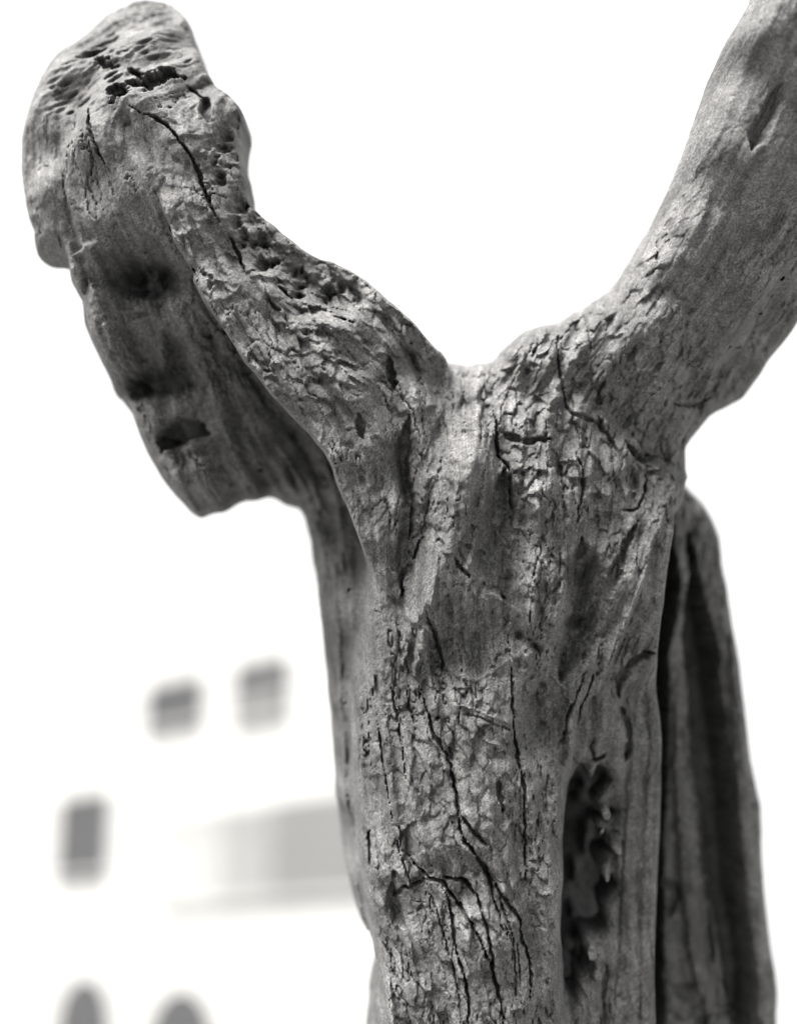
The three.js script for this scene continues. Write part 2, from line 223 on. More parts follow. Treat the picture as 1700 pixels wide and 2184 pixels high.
// carved plates: cells lying along the grain, each a tilted facet with its lip towards one end
function plates(cell, la, lb, tilt, off, check, s, add) {
  const gx = Math.ceil((XB - XA) / cell) + 4, gy = Math.ceil((YB - YA) / cell) + 4, S = new Float32Array(gx * gy * 8);
  for (let j = 0; j < gy; j++) for (let i = 0; i < gx; i++) {
    const o = (j * gx + i) * 8, x = XA + (i - 2 + 0.5 + (hash(i, j, s) - 0.5) * 0.95) * cell, y = YA + (j - 2 + 0.5 + (hash(i, j, s + 1) - 0.5) * 0.95) * cell;
    let t = flowAt(x, y) + (hash(i, j, s + 2) - 0.5) * 0.28; if (Math.sin(t) > 0) t += Math.PI;           // the lip end points down
    const len = 0.7 + 0.8 * hash(i, j, s + 7);
    S.set([x, y, Math.cos(t), Math.sin(t), tilt * (0.25 + 1.1 * hash(i, j, s + 3)) * (hash(i, j, s + 8) < 0.2 ? -0.6 : 1), tilt * (hash(i, j, s + 4) - 0.5) * 0.9, off * (hash(i, j, s + 5) - 0.5), len], o);
  }
  for (let j = 0; j < DY; j++) for (let i = 0; i < DX; i++) {
    const x0 = XA + i * DS, y0 = YA + j * DS, wx = x0 + 0.0024 * vnoise(x0 * 90, y0 * 120, s + 9) + 0.0008 * vnoise(x0 * 420, y0 * 420, s + 10), wy = y0 + 0.0024 * vnoise(x0 * 90, y0 * 120, s + 11) + 0.0008 * vnoise(x0 * 420, y0 * 420, s + 12);
    const ci = Math.floor((wx - XA) / cell) + 2, cj = Math.floor((wy - YA) / cell) + 2; let best = 1e9, sec = 1e9, h = 0;
    for (let b = Math.max(0, cj - 2); b <= Math.min(gy - 1, cj + 2); b++) for (let a = Math.max(0, ci - 2); a <= Math.min(gx - 1, ci + 2); a++) {
      const o = (b * gx + a) * 8, dx = wx - S[o], dy = wy - S[o + 1], p = dx * S[o + 2] + dy * S[o + 3], q = -dx * S[o + 3] + dy * S[o + 2];
      const d = (p / (la * S[o + 7])) ** 4 + (q / lb) ** 4;
      if (d < best) { sec = best; best = d; h = p * S[o + 4] + q * S[o + 5] + S[o + 6]; } else if (d < sec) sec = d;
    }
    add(j * DX + i, h - check * (1 - smooth(0.02, 0.09, Math.sqrt(Math.sqrt(sec / cell ** 4)) - Math.sqrt(Math.sqrt(best / cell ** 4)))) * smooth(-0.75, 0.15, vnoise(x0 * 45, y0 * 45, s + 20)), x0, y0);
  }
}
plates(0.022, 1.75, 0.68, 0.23, 0.0034, 0.0046, 100, (o, h, x, y) => { D[o] += h * sampleF(wPlate, x, y); });
plates(0.013, 1.7, 0.8, 0.15, 0.0014, 0.0022, 200, (o, h, x, y) => { D[o] += h * sampleF(wPlate, x, y) * smooth(-0.25, 0.3, vnoise(x * 22, y * 22, 44)); });
console.log('plates done');
// waves, grain and patches
for (let j = 0; j < DY; j++) for (let i = 0; i < DX; i++) {
  const o = j * DX + i, x = XA + i * DS, y = YA + j * DS, f = sampleF(wFine, x, y), t = flowAt(x, y), c = Math.cos(t), s = Math.sin(t), p = x * c + y * s, q = -x * s + y * c;
  const g = grain[o];
  const si = sinew(x, y), th = thread(x, y);
  D[o] += 0.0032 * fbm(x * 18, y * 18, 41) + f * (0.0052 * si - 0.003 * Math.max(0, si - 0.9) + 0.0013 * th) + f * (0.0011 * g + 0.0009 * vnoise(x * 190, y * 190, 51) + 0.0006 * (white1[o]));
  const sp = split(x, y), line = (1 - smooth(0.04, 0.19, Math.abs(sp))) * smooth(-0.1, 0.45, vnoise(x * 17, y * 17, 46) + 0.25 * vnoise(x * 70, y * 70, 47)) * smooth(0.25, 0.7, f);
  D[o] -= 0.0085 * line;
  const patch = fbm(x * 34, y * 34, 61), blot = fbm(x * 95, y * 95, 71);
  C[o] = (1 + 0.42 * patch + 0.36 * blot + 0.3 * g + 0.14 * th) * (1 + 1.3 * white1[o]);
}
// Strokes, pits and lips below change the relief D only; the colour sheet C is finished and is not touched again.
// strokes: groups of lines with a width (du), a depth (mm, + is a cut), at the depth of the surface they lie on
function stroke(pts, z, w, depth, { soft = 0.5, rough = 1 } = {}) {
  const w_ = Array.isArray(w) ? Math.max(...w) : w, span = Math.hypot(pts[0][0] - pts[pts.length - 1][0], pts[0][1] - pts[pts.length - 1][1]);
  if (depth > 0 && depth <= 16 && w_ < 10 && span < 95 && Math.abs(pts[0][0] - pts[pts.length - 1][0]) > 0.55 * span) return lip(pts, z, depth * 0.75, 34);
  const line = spline(pts.map(([a, b]) => U(a, b, z)), false, 5), thin = (v) => (v < 13 && depth > 0 ? Math.max(2.6, v * 0.78) : v) * K / 2, hw = Array.isArray(w) ? w.map(thin) : [thin(w), thin(w)], dm = depth / 1000, n = line.length, s = seed++;
  const R = Math.max(...hw) * 1.7 + 0.001;
  let x0 = 1e9, x1 = -1e9, y0 = 1e9, y1 = -1e9; for (const p of line) { x0 = Math.min(x0, p[0]); x1 = Math.max(x1, p[0]); y0 = Math.min(y0, p[1]); y1 = Math.max(y1, p[1]); }
  const i0 = Math.max(0, Math.floor((x0 - R - XA) / DS)), i1 = Math.min(DX - 1, Math.ceil((x1 + R - XA) / DS)), j0 = Math.max(0, Math.floor((y0 - R - YA) / DS)), j1 = Math.min(DY - 1, Math.ceil((y1 + R - YA) / DS));
  for (let j = j0; j <= j1; j++) for (let i = i0; i <= i1; i++) {
    const X = XA + i * DS, Y = YA + j * DS, jit = Math.min(0.003, R * 0.5) * rough, x = X + jit * vnoise(X * 150, Y * 150, s) + jit * 0.5 * vnoise(X * 420, Y * 420, s + 1), y = Y + jit * vnoise(X * 150, Y * 150, s + 2) + jit * 0.5 * vnoise(X * 420, Y * 420, s + 3);
    let d = 1e9, tt = 0;
    for (let k = 0; k < n - 1; k++) {
      const a = line[k], b = line[k + 1], ex = b[0] - a[0], ey = b[1] - a[1], t = Math.min(1, Math.max(0, ((x - a[0]) * ex + (y - a[1]) * ey) / (ex * ex + ey * ey + 1e-12))), q = (x - a[0] - ex * t) ** 2 + (y - a[1] - ey * t) ** 2;
      if (q < d) { d = q; tt = (k + t) / (n - 1); }
    }
    const at = tt * (hw.length - 1), ai = Math.min(hw.length - 2, at | 0), W = (hw[ai] + (hw[ai + 1] - hw[ai]) * (at - ai)) * (w_ > 14 ? 0.97 + 0.1 * vnoise(tt * span / 30, s, 4) : 0.9 + 0.45 * vnoise(tt * span / 16, s, 4)) * (1 - 0.75 * smooth(0.6, 1, Math.abs(tt * 2 - 1)));
    d = Math.sqrt(d);
    const f = 1 - smooth(W * (1 - soft), W * (1 + soft), d);
    if (f > 0) D[j * DX + i] -= f * dm;
  }
}
function pit(px, py, z, rx, ry, deg, depth, { edge = 0.45, rough = 1 } = {}) {            // hollow (depth > 0) or knob (depth < 0)
  const [cx, cy] = U(px, py, z), a = -deg * Math.PI / 180, ca = Math.cos(a), sa = Math.sin(a), s = seed++, RX = rx * K, RY = ry * K, R = Math.max(RX, RY) * 1.6;
  for (let j = Math.max(0, Math.floor((cy - R - YA) / DS)); j <= Math.min(DY - 1, Math.ceil((cy + R - YA) / DS)); j++) for (let i = Math.max(0, Math.floor((cx - R - XA) / DS)); i <= Math.min(DX - 1, Math.ceil((cx + R - XA) / DS)); i++) {
    const X = XA + i * DS, Y = YA + j * DS, dx = X - cx, dy = Y - cy, p = (dx * ca + dy * sa) / RX, q = (-dx * sa + dy * ca) / RY;
    const r = Math.hypot(p, q) + rough * (0.28 * vnoise(X * 80, Y * 80, s) + 0.16 * vnoise(X * 260, Y * 260, s + 1)), f = 1 - smooth(1 - edge, 1 + edge, r);
    if (f > 0) D[j * DX + i] -= f * depth / 1000;
  }
}
// lip: the edge of a flake, standing proud on its upper side and falling off sharply below
function lip(pts, z, h, reach) {
  const line = spline(pts.map(([a, b]) => U(a, b, z)), false, 5), R = reach * K, n = line.length, s = seed++;
  let x0 = 1e9, x1 = -1e9, y0 = 1e9, y1 = -1e9; for (const p of line) { x0 = Math.min(x0, p[0]); x1 = Math.max(x1, p[0]); y0 = Math.min(y0, p[1]); y1 = Math.max(y1, p[1]); }
  for (let j = Math.max(0, Math.floor((y0 - R - YA) / DS)); j <= Math.min(DY - 1, Math.ceil((y1 + R - YA) / DS)); j++) for (let i = Math.max(0, Math.floor((x0 - R - XA) / DS)); i <= Math.min(DX - 1, Math.ceil((x1 + R - XA) / DS)); i++) {
    const X = XA + i * DS, Y = YA + j * DS, x = X + 0.0022 * vnoise(X * 160, Y * 160, s), y = Y + 0.0022 * vnoise(X * 160, Y * 160, s + 2) + 0.001 * vnoise(X * 420, Y * 420, s + 3);
    let d = 1e9, sg = 1, tt = 0;
    for (let k = 0; k < n - 1; k++) {
      const a = line[k], b = line[k + 1], ex = b[0] - a[0], ey = b[1] - a[1], t = Math.min(1, Math.max(0, ((x - a[0]) * ex + (y - a[1]) * ey) / (ex * ex + ey * ey + 1e-12))), q = (x - a[0] - ex * t) ** 2 + (y - a[1] - ey * t) ** 2;
      if (q < d) { d = q; tt = (k + t) / (n - 1); sg = ex * (y - a[1]) - ey * (x - a[0]); if (ex < 0) sg = -sg; }
    }
    d = Math.sqrt(d); const end = smooth(0, 0.18, tt) * smooth(1, 0.82, tt), f = Math.max(0, 1 - d / R) ** 1.6 * end;
    D[j * DX + i] += (sg > 0 ? h * 0.55 : -h * 0.6) / 1000 * f;
  }
}
const HEAD = 0, LOBE = -0.1, TOR = 0.01, ARM = -0.08, BACK = -0.37, STRIP = -0.16;
// head: the split crown, its cracks and pits
stroke([[244, 228], [258, 206], [271, 186], [303, 177], [331, 158], [359, 143], [385, 152]], -0.04, [14, 30, 24, 32, 40, 16], 44, { soft: 0.22, rough: 1.8 });
stroke([[225, 192], [245, 192], [268, 188]], -0.04, [14, 26, 18], 30, { soft: 0.3, rough: 1.6 });
stroke([[267, 148], [282, 152], [296, 162], [300, 174]], -0.06, [13, 14, 14], 26, { soft: 0.3, rough: 1.5 });
stroke([[206, 112], [224, 134], [250, 147]], -0.08, [13, 18, 14], 26, { soft: 0.3, rough: 1.5 });
pit(192, 104, -0.11, 30, 15, -22, 30, { edge: 0.3 });
stroke([[271, 222], [300, 238], [331, 247], [359, 271], [383, 299], [403, 327], [419, 359], [431, 391], [443, 423], [459, 455], [471, 473]], HEAD, [5, 4, 9, 5, 6, 7, 9, 8, 11, 9, 4], 26, { soft: 0.3, rough: 0.6 });
stroke([[485, 495], [498, 520], [511, 552], [524, 580]], HEAD, [4, 7, 9, 5], 22, { soft: 0.3, rough: 0.7 });
stroke([[184, 226], [189, 259], [200, 291], [216, 331], [240, 375]], -0.03, [7, 8, 6, 5, 3], 20, { soft: 0.35, rough: 0.6 });
stroke([[196, 305], [200, 343], [192, 363], [196, 385]], -0.03, [4, 4, 3], 10, { rough: 0.6 });
stroke([[383, 154], [405, 168], [428, 188]], HEAD, [7, 5, 5], 20, { soft: 0.3, rough: 0.6 });
stroke([[427, 190], [432, 215], [440, 250]], -0.02, [12, 24, 10], 22, { soft: 0.5 });
for (const [x, y, a, b, d, m] of [[467, 287, 13, 24, 20, 20], [523, 300, 11, 20, 10, 20], [471, 383, 11, 14, 0, 22], [459, 341, 6, 10, 10, 16], [513, 423, 15, 26, 20, 24], [528, 467, 24, 14, 10, 20], [519, 510, 8, 17, 0, 20], [564, 507, 12, 18, -30, 16], [568, 563, 17, 13, 0, 24], [585, 556, 9, 9, 0, 16], [638, 619, 10, 15, -20, 24], [634, 580, 15, 8, 30, 18], [704, 613, 9, 14, 10, 22], [727, 611, 8, 9, 0, 20], [500, 250, 12, 20, -20, 12], [448, 310, 6, 14, 30, 12], [495, 330, 8, 14, 0, 12], [540, 520, 6, 12, 0, 14], [690, 640, 10, 6, 20, 12], [770, 640, 16, 6, 35, 10], [480, 350, 10, 6, 0, 10]]) { pit(x, y, -0.03, a, b, d, m * 0.55, { edge: 0.6, rough: 1.7 }); for (let k = 0; k < 4; k++) pit(x + (rnd() - 0.5) * 2.4 * a, y + (rnd() - 0.5) * 2.2 * b, -0.03, a * (0.3 + 0.5 * rnd()), b * (0.3 + 0.4 * rnd()), 60 + rnd() * 50, m * (0.3 + 0.6 * rnd()), { edge: 0.5, rough: 1.6 }); }
for (let k = 0; k < 150; k++) {                                      // short gouges in slanting rows over the crown
  const x = 100 + rnd() * 320, y = 30 + Math.round(rnd() * 14) * 15 + (260 - x) * 0.35 + rnd() * 5; if (x + y < 260 || y > 250) continue;
  const l = 6 + rnd() * 13; pit(x, y, -0.1, l, 2.6 + rnd() * 3.2, -24 - rnd() * 14, 1.5 + rnd() * rnd() * 9, { edge: 0.5, rough: 0.8 });
}
for (let k = 0; k < 26; k++) { const x = 80 + rnd() * 130, y = 230 + rnd() * 130; stroke([[x, y], [x + 2, y + 20], [x - 3 + rnd() * 6, y + 42]], -0.06, [2, 5, 2], 2.6, { rough: 0.5 }); }
// limb: knife cuts and splits
for (const [p, w, d] of [[[[589, 605], [606, 618], [625, 637]], [4, 10, 6], 24], [[[568, 629], [582, 648], [604, 665]], [5, 7, 4], 18], [[[711, 675], [732, 677], [754, 686]], [5, 9, 4], 18], [[[606, 692], [616, 703], [632, 711]], [5, 9, 4], 14], [[[662, 675], [690, 697], [718, 718]], 5, 8], [[[718, 769], [744, 775], [771, 784]], [4, 7, 4], 12], [[[746, 806], [766, 816], [789, 829]], [4, 7, 6], 14], [[[826, 752], [833, 793], [844, 830]], [10, 16, 9], 26], [[[806, 747], [830, 757]], [5, 8], 14], [[[767, 880], [770, 905], [776, 940]], [10, 18, 6], 16], [[[582, 784], [594, 782], [608, 786]], [4, 8, 3], 12],
  [[[455, 650], [490, 640], [520, 610]], 5, 8], [[[430, 580], [455, 600], [448, 625]], [6, 12, 6], 10], [[[460, 690], [490, 700], [515, 690]], [5, 9, 5], 10], [[[640, 640], [670, 652], [700, 650]], 5, 8], [[[722, 720], [770, 735], [800, 760]], 5, 8], [[[380, 330], [420, 325], [450, 330]], 3, 4], [[[385, 400], [410, 402], [440, 398]], 3, 4], [[[400, 500], [450, 490], [490, 478]], 4, 5], [[[420, 525], [455, 520], [490, 520]], 4, 5],
  [[[700, 960], [712, 990], [735, 1010]], [6, 9, 3], 10], [[[730, 1060], [748, 1075], [765, 1110]], [4, 7, 3], 9], [[[780, 1170], [810, 1190], [835, 1222]], 5, 8]]) stroke(p, HEAD, w, d, { soft: 0.35, rough: 0.8 });
stroke([[280, 235], [300, 280], [322, 350], [345, 420], [366, 475], [396, 552]], HEAD, 9, -2.5, { soft: 0.7, rough: 0.4 });   // raised seam of the ridge
stroke([[490, 730], [560, 822], [622, 892], [692, 964], [722, 1032], [746, 1090], [776, 1168]], HEAD, 8, -3, { soft: 0.6, rough: 0.4 });
for (let k = 0; k < 18; k++) {
  const t = k / 18, cx = 395 + 330 * t + 30 * Math.sin(t * 3), cy = 290 + 600 * t, off = (rnd() - 0.3) * 70, l = 35 + rnd() * 45, a = (-14 + 26 * t) * Math.PI / 180 + (rnd() - 0.5) * 0.5;
  const x = cx + off, y = cy - off * 0.35, c = Math.cos(a), s = Math.sin(a);
  lip([[x - c * l, y - s * l], [x - c * l * 0.3, y - s * l * 0.3 + (rnd() - 0.5) * 10], [x + c * l * 0.4, y + s * l * 0.4 + (rnd() - 0.5) * 10], [x + c * l, y + s * l]], HEAD, 2.5 + rnd() * 5, 40 + rnd() * 30);
}
// lobe: rotted hollows
stroke([[345, 962], [352, 938], [378, 918], [410, 912], [438, 922]], LOBE - 0.04, [20, 46, 52, 46, 24], 48, { soft: 0.3, rough: 1 }); pit(362, 948, LOBE - 0.04, 22, 14, 20, 16, { edge: 0.5 });
pit(425, 1010, LOBE - 0.05, 58, 40, -15, -16, { edge: 0.7, rough: 0.3 });
pit(318, 592, LOBE, 78, 36, 4, 24, { edge: 0.6, rough: 0.5 }); pit(378, 678, LOBE, 56, 50, 0, -14, { edge: 0.8, rough: 0.3 }); pit(318, 818, LOBE - 0.05, 74, 26, -6, 26, { edge: 0.5, rough: 0.6 });
stroke([[196, 600], [222, 690], [252, 775], [282, 800]], LOBE, [30, 44, 56, 40], -18, { soft: 0.8, rough: 0.3 }); stroke([[300, 560], [320, 580], [340, 600]], LOBE, [12, 22, 12], -9, { soft: 0.7 });
pit(470, 840, LOBE - 0.05, 40, 60, 30, -10, { edge: 0.8, rough: 0.3 });
stroke([[150, 545], [215, 520], [300, 512], [370, 512], [400, 540]], -0.05, [16, 30, 32, 26, 12], -14, { soft: 0.8, rough: 0.6 });
stroke([[205, 610], [222, 690], [248, 770], [268, 815]], LOBE, [20, 26, 30, 24], -9, { soft: 0.8, rough: 0.5 });
stroke([[300, 640], [330, 655], [372, 650]], LOBE, [8, 14, 8], -6, { soft: 0.8 }); stroke([[270, 600], [300, 572], [345, 570], [368, 592]], LOBE, [6, 10, 10, 6], 10, { soft: 0.6 });
stroke([[340, 890], [385, 888], [432, 905]], LOBE - 0.04, [10, 16, 10], -7, { soft: 0.7 }); stroke([[350, 962], [395, 958], [445, 940]], LOBE - 0.04, [10, 18, 10], -8, { soft: 0.7 });
for (const [x, y, a, b, d, m] of [[280, 582, 22, 14, 20, 16], [344, 588, 14, 18, 0, 20], [294, 614, 18, 9, 0, 14], [325, 530, 62, 24, -8, 8], [380, 510, 26, 30, 60, 6], [362, 735, 20, 42, 10, 16], [285, 672, 30, 10, -10, 8], [325, 800, 84, 26, -4, 15], [270, 815, 30, 24, 20, 10], [300, 740, 34, 20, 40, 9], [440, 706, 8, 10, 0, 10], [430, 600, 12, 14, 0, 12], [270, 640, 14, 26, 10, 8], [120, 555, 30, 14, 10, 6], [560, 1010, 18, 40, 30, 4], [400, 760, 12, 24, 0, 8], [330, 650, 20, 8, 0, 6], [320, 560, 90, 50, 5, 5], [330, 720, 70, 60, 30, 5], [310, 795, 76, 40, 4, 14], [365, 740, 24, 50, 8, 10], [300, 590, 70, 34, 4, 8], [570, 1000, 60, 40, -30, 3]]) pit(x, y, LOBE, a, b, d, m * 1.35, { edge: 0.5, rough: 1.3 });
for (let k = 0; k < 40; k++) { const x = 170 + rnd() * 330, y = 560 + rnd() * 420; pit(x, y, LOBE, 4 + rnd() * 14, 3 + rnd() * 8, rnd() * 180, (rnd() - 0.35) * 9, { edge: 0.7, rough: 1.2 }); }
// torso
for (const [p, w, d, o] of [
  [[[874, 880], [866, 930], [860, 985], [867, 1048], [874, 1103], [862, 1159], [857, 1225], [860, 1275]], [14, 30, 26, 22, 24, 26, 20, 8], 24, { soft: 0.6 }],
  [[[897, 1150], [892, 1172], [882, 1194]], [4, 7, 4], 18], [[[1059, 856], [1064, 920], [1066, 968], [1087, 996], [1095, 1050], [1099, 1110]], [5, 6, 9, 7, 8, 6], 20],
  [[[1075, 918], [1105, 934], [1140, 938], [1180, 934]], [10, 18, 12, 8], 18], [[[1112, 1008], [1131, 998], [1165, 1004]], [3, 6, 4], 9], [[[1113, 1066], [1130, 1052], [1160, 1060]], [4, 8, 5], 14],
  [[[1190, 984], [1240, 980]], 5, 9], [[[1213, 1016], [1245, 1018], [1281, 1011]], [4, 7, 4], 14], [[[1263, 1054], [1290, 1055], [1325, 1058]], [4, 8, 6], 16], [[[1275, 1088], [1300, 1094], [1330, 1092]], 6, 12],
  [[[1239, 966], [1250, 1005], [1249, 1048], [1239, 1090], [1240, 1120]], [4, 7, 6, 4], 14], [[[1212, 1030], [1205, 1060], [1215, 1100]], 4, 8], [[[1015, 1126], [1040, 1134]], 6, 12], [[[971, 1153], [995, 1160], [1020, 1168]], [4, 7, 6], 14],
  [[[968, 1190], [984, 1215], [1002, 1234]], [8, 10, 5], 14], [[[980, 1032], [996, 1034]], 5, 9], [[[1007, 1275], [1040, 1281], [1083, 1284]], [3, 5, 3], 10], [[[1000, 1262], [1003, 1245], [1015, 1238]], 4, 7],
  [[[1120, 1270], [1145, 1280], [1165, 1310]], 5, 8], [[[1188, 1270], [1215, 1262], [1240, 1255]], 4, 10], [[[1200, 1170], [1198, 1220], [1194, 1265]], [3, 5, 4], 9], [[[1145, 1200], [1140, 1230], [1150, 1260]], 3, 6], [[[1160, 1195], [1195, 1200], [1225, 1190]], 3, 8],
  [[[906, 1300], [915, 1327], [931, 1367], [943, 1407], [948, 1440]], [5, 9, 8, 7, 5], 18], [[[930, 1366], [950, 1364], [968, 1368]], [8, 5, 3], 10], [[[950, 1415], [975, 1440], [1020, 1448], [1060, 1430], [1090, 1405]], [6, 10, 6, 8, 5], -6, { soft: 0.9 }],
  [[[1087, 1355], [1091, 1427], [1095, 1500], [1097, 1562], [1106, 1620], [1115, 1666], [1120, 1720], [1122, 1790], [1124, 1905]], [3, 4, 4, 5, 8, 8, 5, 7, 4], 20],
  [[[893, 1460], [905, 1500], [916, 1530], [925, 1565], [955, 1618], [964, 1650], [972, 1690], [980, 1761], [1000, 1800], [1014, 1820], [1039, 1860], [1050, 1900], [1060, 1941], [1080, 1992]], [4, 6, 8, 8, 6, 7, 6, 9, 10, 9, 10, 8, 9, 6], 24],
  [[[955, 1590], [963, 1620]], 6, 10], [[[987, 1735], [1005, 1765], [1040, 1800]], [4, 8, 4], 18], [[[848, 1791], [866, 1770], [886, 1743]], [4, 7, 4], 16], [[[844, 1793], [864, 1857], [880, 1895]], [4, 5, 4], 14],
  [[[864, 1822], [890, 1850], [915, 1869], [939, 1876], [960, 1900], [979, 1923], [1011, 1973], [1039, 2033], [1055, 2081], [1067, 2141], [1076, 2200]], [4, 8, 10, 11, 10, 8, 7, 8, 7, 7, 6], 24],
  [[[945, 1868], [965, 1871], [987, 1873], [1015, 1905], [1028, 1940], [1036, 1975], [1047, 2029], [1056, 2092]], [8, 7, 8, 8, 6, 7, 6, 5], 22], [[[942, 1880], [955, 1915], [963, 1945], [971, 2013], [991, 2081], [999, 2141], [992, 2200]], [6, 5, 6, 6, 7, 6, 5], 20],
  [[[915, 1900], [935, 1950], [955, 2020], [972, 2080], [980, 2140]], 4, 12], [[[1039, 1857], [1065, 1900], [1087, 1929], [1107, 1961], [1111, 2001], [1127, 2041], [1132, 2100], [1128, 2135]], [6, 8, 8, 8, 7, 7, 6, 5], 22], [[[1060, 1905], [1078, 1950], [1091, 1993], [1096, 2050], [1100, 2125]], [6, 5, 4, 4, 3], 14], [[[1098, 1995], [1106, 2050], [1108, 2110]], 3.5, 12], [[[1072, 1960], [1088, 2000], [1090, 2040]], 3.5, 10],
  [[[832, 1458], [840, 1500], [848, 1542], [858, 1600], [867, 1660]], [4, 5, 6, 5, 6], 16], [[[806, 1550], [816, 1622], [828, 1690], [838, 1760]], [4, 6, 5, 3], 14], [[[868, 1470], [872, 1510], [884, 1545]], 4, 12], [[[764, 1620], [764, 1680], [768, 1720]], [4, 6, 4], 14], [[[786, 1790], [786, 1840], [788, 1885]], [6, 9, 6], 20], [[[770, 1830], [778, 1880], [792, 1930]], 8, 14],
  [[[838, 1924], [856, 1904], [880, 1894], [915, 1875]], [6, 10, 8, 8], 14], [[[833, 1890], [836, 1930], [850, 1970], [870, 1990]], [10, 22, 20, 8], 16, { soft: 0.7 }], [[[800, 2020], [830, 2060], [870, 2105]], 5, 10], [[[1142, 1907], [1165, 1909], [1192, 1906]], [4, 7, 5], 14], [[[1090, 2140], [1105, 2144], [1126, 2138]], 6, 14],
  [[[1055, 1590], [1062, 1602], [1078, 1605]], [6, 9, 4], 16], [[[1060, 1660], [1066, 1700], [1075, 1735]], [8, 14, 8], 16], [[[1283, 1440], [1270, 1490], [1256, 1522], [1248, 1574]], [5, 7, 7, 5], 16], [[[1262, 1440], [1240, 1500], [1221, 1552], [1214, 1610]], [5, 7, 7, 5], 18], [[[1172, 1448], [1195, 1462], [1218, 1500], [1226, 1520]], [5, 9, 8, 5], 16],
  [[[848, 1330], [855, 1400], [862, 1440]], 4, 8], [[[900, 1440], [915, 1410], [925, 1440]], 6, 10], [[[960, 1500], [1000, 1508], [1060, 1530], [1090, 1545]], 4, -4], [[[985, 1520], [1040, 1535], [1090, 1560]], 5, 7], [[[960, 1466], [1010, 1468]], 4, 6], [[[1018, 1570], [1045, 1582], [1070, 1590]], 5, -4],
  [[[1100, 1750], [1098, 1800]], 4, 8], [[[835, 1250], [846, 1282], [858, 1262]], [4, 8, 5], 12], [[[766, 1300], [764, 1400], [772, 1500], [766, 1600]], 10, 6],
]) stroke(p, TOR, w, d, { soft: 0.35, rough: 0.7, ...o });
pit(923, 1484, TOR, 14, 34, 0, -6, { edge: 0.4, rough: 0.4 }); pit(933, 1532, TOR, 5, 4, 0, 14, { edge: 0.3 }); pit(925, 1785, TOR, 28, 42, -12, -7, { edge: 0.45, rough: 0.6 });
pit(1035, 1330, TOR, 70, 66, 0, 11, { edge: 0.9, rough: 0.3 });
for (const [x, y, a, b, d, m] of [[1075, 1108, 40, 30, 0, 12], [1066, 1190, 32, 50, 10, 10], [1040, 1165, 20, 14, 0, 7], [1250, 1260, 18, 52, 6, 20], [1236, 1334, 24, 15, 0, 20], [1128, 1370, 22, 9, 40, 18], [1150, 1385, 12, 8, 30, 10], [1171, 1393, 5, 5, 0, 8], [1150, 1540, 36, 46, 0, 7], [1185, 1560, 20, 30, 20, 6], [1140, 1620, 26, 50, 0, 4], [1075, 1742, 13, 17, 0, 14], [1150, 1830, 30, 16, 0, 3], [1010, 1720, 30, 40, 30, 4], [890, 1930, 50, 30, -20, 6], [985, 1915, 26, 36, 30, 8], [1000, 1840, 34, 14, 40, 8], [1090, 1930, 22, 40, 20, 6], [930, 1390, 24, 40, 0, 8], [1140, 2160, 40, 20, 0, 6]]) pit(x, y, TOR, a, b, d, m, { edge: 0.55, rough: 1.2 });
pit(1010, 985, TOR, 22, 60, 14, -9, { edge: 0.7, rough: 0.4 });
stroke([[1440, 1050], [1405, 1110], [1370, 1190], [1345, 1270], [1325, 1340]], -0.06, [14, 26, 34, 34, 20], -12, { soft: 0.6, rough: 0.4 });   // tendon under the arm
stroke([[1365, 1110], [1330, 1180], [1300, 1250], [1270, 1330], [1245, 1420]], -0.05, [10, 22, 30, 26, 14], 18, { soft: 0.6 });
for (const [p, w, d] of [[[[1078, 1000], [1074, 1100], [1062, 1200], [1078, 1280]], [30, 84, 80, 30], 36], [[[1250, 1150], [1254, 1250], [1238, 1340], [1205, 1460]], [24, 62, 64, 30], 36], [[[1030, 860], [1005, 940], [985, 1050], [955, 1180], [915, 1290], [885, 1440]], [34, 76, 90, 70, 60, 34], -26], [[[800, 1450], [806, 1600], [815, 1750], [840, 1880]], [16, 26, 26, 16], 7], [[[1165, 1470], [1155, 1600], [1165, 1740]], [50, 76, 40], 18],
  [[[935, 1350], [955, 1415], [1015, 1450], [1080, 1420], [1130, 1400], [1190, 1450], [1225, 1540]], [16, 26, 26, 22, 24, 22, 12], -5], [[[1125, 740], [1105, 830], [1050, 920], [1000, 1020], [945, 1160], [885, 1290], [860, 1420]], [24, 44, 50, 60, 50, 40, 24], -17], [[[900, 790], [895, 870], [905, 980], [900, 1090]], [20, 40, 40, 20], -9], [[[1030, 1000], [1010, 1110], [985, 1220]], [10, 18, 12], 9], [[[1185, 720], [1192, 800], [1205, 880]], [16, 26, 20], -9], [[[800, 1000], [815, 1100], [840, 1220]], [24, 40, 20], 9]])
  stroke(p, TOR, w, d, { soft: 0.95, rough: 0.6 });
pit(1185, 1080, TOR, 90, 130, 0, -7, { edge: 0.8, rough: 0.3 }); pit(1000, 1570, TOR, 90, 90, 0, -10, { edge: 0.9, rough: 0.3 });
